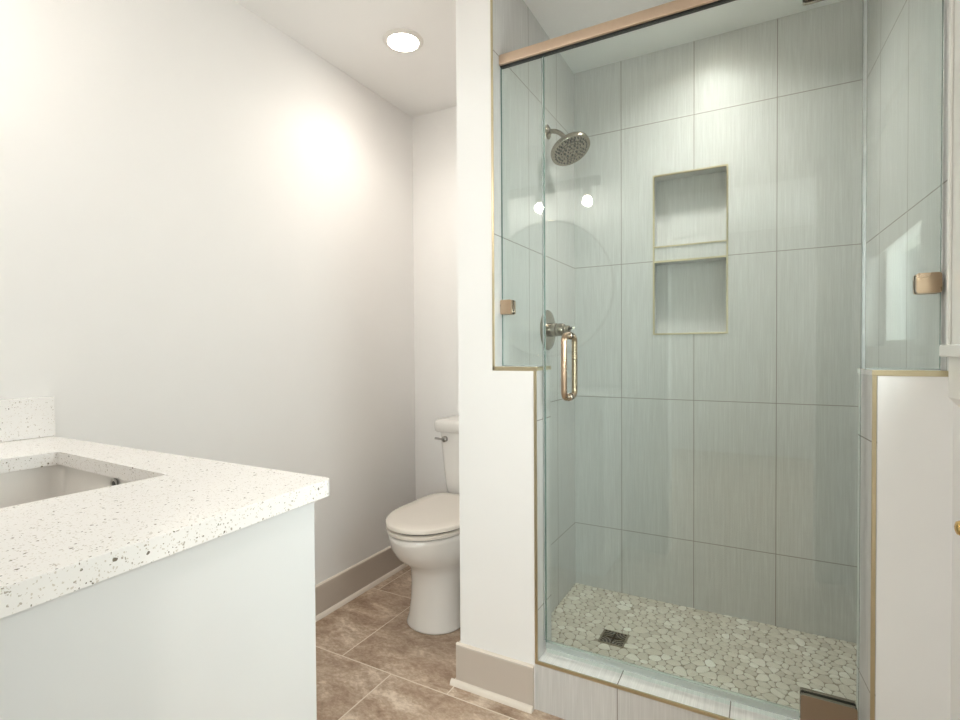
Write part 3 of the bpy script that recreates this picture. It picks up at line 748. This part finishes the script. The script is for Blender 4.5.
bm = B()
SX0, SX1, SY0, SY1 = -1.4425, -0.983, 0.215, 0.5755
def SR(lp):
    cx, cy, a = (SX0+SX1)/2, (SY0+SY1)/2, math.radians(-2.3); c, n_ = math.cos(a), math.sin(a)
    return [(cx+(x-cx)*c-(y-cy)*n_, cy+(x-cx)*n_+(y-cy)*c) for x, y in lp]
outer = [(XW+0.001, YD+0.001)] + [(-0.643, YD+0.001)] + [(VX1-0.014+0.014*math.cos(a), VY1-0.014+0.014*math.sin(a)) for a in [math.radians(k) for k in range(0, 91, 15)]] + [(XW+0.001, VY1)]
plate(bm, outer, [SR(rrect(SX0, SX1, SY0, SY1, 0.010, 4))], lambda a, b, c: (a, b, c), CT-0.030, CT)
ct = tag(mk('countertop', bm, M['quartz'], bevel=0.004, seg=3), 'white speckled quartz countertop with a rectangular sink cutout', 'countertop')
bm = B(); box(bm, XW+0.001, XW+0.021, YD+0.0015, 0.6935, CT+0.0005, 1.062)
tag(mk('side_splash', bm, M['quartz'], bevel=0.0015), 'short upright speckled quartz splash strip standing on the countertop by the left wall', 'backsplash')
t = thing('undermount_sink', 'white rectangular undermount sink basin below the countertop cutout', 'sink', ((SX0+SX1)/2, (SY0+SY1)/2, 0.78))
bm = B(); g = 0.010
secs = [(CT-0.0308, -g-0.015, 0.02), (CT-0.0308, -g, 0.02), (0.85, -0.006, 0.024), (0.800, 0.0, 0.03), (0.786, 0.016, 0.04), (0.782, 0.06, 0.05)]
rings = [[bm.verts.new((a, b, z)) for a, b in SR(rrect(SX0+i, SX1-i, SY0+i, SY1-i, r, 6))] for z, i, r in secs]
loft(bm, rings, False); bm.faces.new(rings[-1])
secs = [(CT-0.0308, -g-0.015, 0.03), (0.85, -0.020, 0.03), (0.79, -0.014, 0.04), (0.768, 0.03, 0.05)]
r2 = [[bm.verts.new((a, b, z)) for a, b in SR(rrect(SX0+i, SX1-i, SY0+i, SY1-i, r, 6))] for z, i, r in secs]
loft(bm, r2, False); bm.faces.new(r2[-1]); bmesh.ops.remove_doubles(bm, verts=bm.verts, dist=1e-5)
mk('basin', bm, M['porcelain'], t, smooth=True, angle=60)
bm = B(); lathe(bm, (-1.187, 0.5815, 0.907), (0, -1, 0), [(0, 0.013), (0.003, 0.013), (0.004, 0.010), (0.003, 0.007), (0.0012, 0.0068)], 24); ov = mk('overflow_ring', bm, M['chrome'], t, smooth=True)
bm = B(); lathe(bm, (-1.187, 0.5795, 0.907), (0, -1, 0), [(0, 0.0066), (0.0006, 0.0066)], 20); mk('overflow_hole', bm, M['dark'], ov)
bm = B(); lathe(bm, ((SX0+SX1)/2, 0.38, 0.7822), (0, 0, 1), [(0, 0.032), (0.003, 0.031), (0.003, 0.02), (0.005, 0.018)], 32); mk('drain_plug', bm, M['chrome'], t, smooth=True)

# round mirror and lamp bar on the wall above the vanity
t = thing('round_mirror', 'large round wall mirror seen reflected in the shower glass', 'mirror', (-1.21, YD, 1.57))
bm = B(); lathe(bm, (-1.21, YD+0.010, 1.57), (0, 1, 0), [(0, 0.424), (0.008, 0.424)], 96); mk('mirror_glass', bm, M['mirror'], t)
bm = B(); N_ = 96; rings = []
for q, hh in ((0.420, 0.0005), (0.432, 0.0005), (0.432, 0.022), (0.424, 0.022), (0.420, 0.018)):
    rings.append([bm.verts.new((-1.21+q*math.cos(2*math.pi*k/N_), YD+hh, 1.57+q*math.sin(2*math.pi*k/N_))) for k in range(N_)])
loft(bm, rings+[rings[0]], False); mk('frame', bm, M['nickel'], t, smooth=True)
t = thing('vanity_light', 'three-bulb vanity light with small lit globes seen reflected in the shower glass', 'wall lamp', (-1.21, YD, 2.2))
bm = B(); plate(bm, rrect(-1.56, -0.86, 2.175, 2.235, 0.01), [], lambda a, b, c: (a, c, b), YD, YD+0.02)
mk('back_plate', bm, M['nickel'], t, bevel=0.002)
for bx in (-1.51, -1.21, -0.91):
    bm = B(); tube(bm, [(bx, YD+0.02, 2.205), (bx, YD+0.10, 2.205), (bx, YD+0.12, 2.19), (bx, YD+0.12, 2.15)], 0.008, 12)
    lathe(bm, (bx, YD+0.12, 2.16), (0, 0, -1), [(0, 0.022), (0.005, 0.026), (0.07, 0.026), (0.075, 0.020)], 24)
    s = mk('socket', bm, M['nickel'], t, smooth=True)
    bm = B(); r = 0.030; lathe(bm, (bx, YD+0.12, 2.087), (0, 0, -1), [(0, 0.012), (0.004, 0.013)] + [(r-r*math.cos(a), r*math.sin(a)) for a in [math.radians(k) for k in range(36, 178, 10)]], 24)
    mk('bulb', bm, M['bulb'], s, smooth=True)

# ------------------------------------------------------------------ ceiling downlights
def downlight(x, y, mat, label, power, group=None):
    t = thing('ceiling_downlight', label, 'ceiling light', (x, y, CEIL))
    bm = B(); N_ = 64; rings = []
    for q, hh in ((0.064, 0.004), (0.066, 0.009), (0.074, 0.011), (0.084, 0.004), (0.086, 0.0), (0.064, 0.0)):
        rings.append([bm.verts.new((x+q*math.cos(2*math.pi*k/N_), y+q*math.sin(2*math.pi*k/N_), CEIL-hh)) for k in range(N_)])
    loft(bm, rings+[rings[0]], False); mk('trim_ring', bm, M['white_trim'], t, smooth=True, angle=50)
    bm = B(); lathe(bm, (x, y, CEIL-0.001), (0, 0, -1), [(0, 0.0645), (0.005, 0.0645)], 48); mk('lens', bm, mat, t)
    l = bpy.data.lights.new('downlight_lamp', 'SPOT'); l.energy = power; l.color = (1.0, 0.93, 0.85); l.spot_size = math.radians(150); l.spot_blend = 1.0; l.shadow_soft_size = 0.06
    o = bpy.data.objects.new('downlight_lamp', l); C.objects.link(o); o.parent = t; o.location = (0, 0, -0.03)
downlight(-1.343, 1.80, M['lamp'], 'round lit recessed ceiling light above the toilet alcove', 9)
downlight(0.30, -0.80, M['lamp'], 'added unseen ceiling light in the room behind the doorway', 36)  # added lamp, unseen; shines through the doorway onto the vanity side
t = thing('ceiling_downlight', 'round lit recessed ceiling light inside the shower', 'ceiling light', (CANX, CANY, CEIL))
bm = B(); N_ = 64
rings = [[bm.verts.new((CANX+q*math.cos(2*math.pi*k/N_), CANY+q*math.sin(2*math.pi*k/N_), CEIL+hh)) for k in range(N_)] for q, hh in ((CANR-0.001, 0.055), (CANR-0.001, -0.001), (0.070, -0.004), (0.080, -0.002), (0.081, 0.0), (CANR, 0.0), (CANR, 0.055))]
loft(bm, rings+[rings[0]], False); mk('trim_ring', bm, M['white_trim'], t, smooth=True, angle=50)
bm = B(); lathe(bm, (CANX, CANY, CEIL+0.057), (0, 0, -1), [(0, CANR-0.0005), (0.005, CANR-0.0015)], 48); mk('lens', bm, M['lamp_s'], t)
l = bpy.data.lights.new('shower_lamp', 'SPOT'); l.energy = 9; l.color = (1.0, 0.96, 0.91); l.spot_size = math.radians(100); l.spot_blend = 1.0; l.shadow_soft_size = 0.05
o = bpy.data.objects.new('shower_lamp', l); C.objects.link(o); o.parent = t; o.location = (0, 0, -0.01)

# small brass knob on the right wall
t = thing('wall_knob', 'small brass knob on the right wall below the window sill', 'knob', (0.384, 1.425, 0.803))
bm = B(); lathe(bm, (0.384, 1.425, 0.803), (-1, 0, 0), [(0, 0.014), (0.003, 0.014), (0.004, 0.006), (0.012, 0.006)], 24); mk('rosette', bm, M['brass'], t, smooth=True)
bm = B(); lathe(bm, (0.372, 1.425, 0.803), (-1, 0, 0), [(0, 0.007), (0.003, 0.013), (0.009, 0.016), (0.015, 0.013), (0.018, 0.005)], 24); mk('knob_head', bm, M['brass'], t, smooth=True)
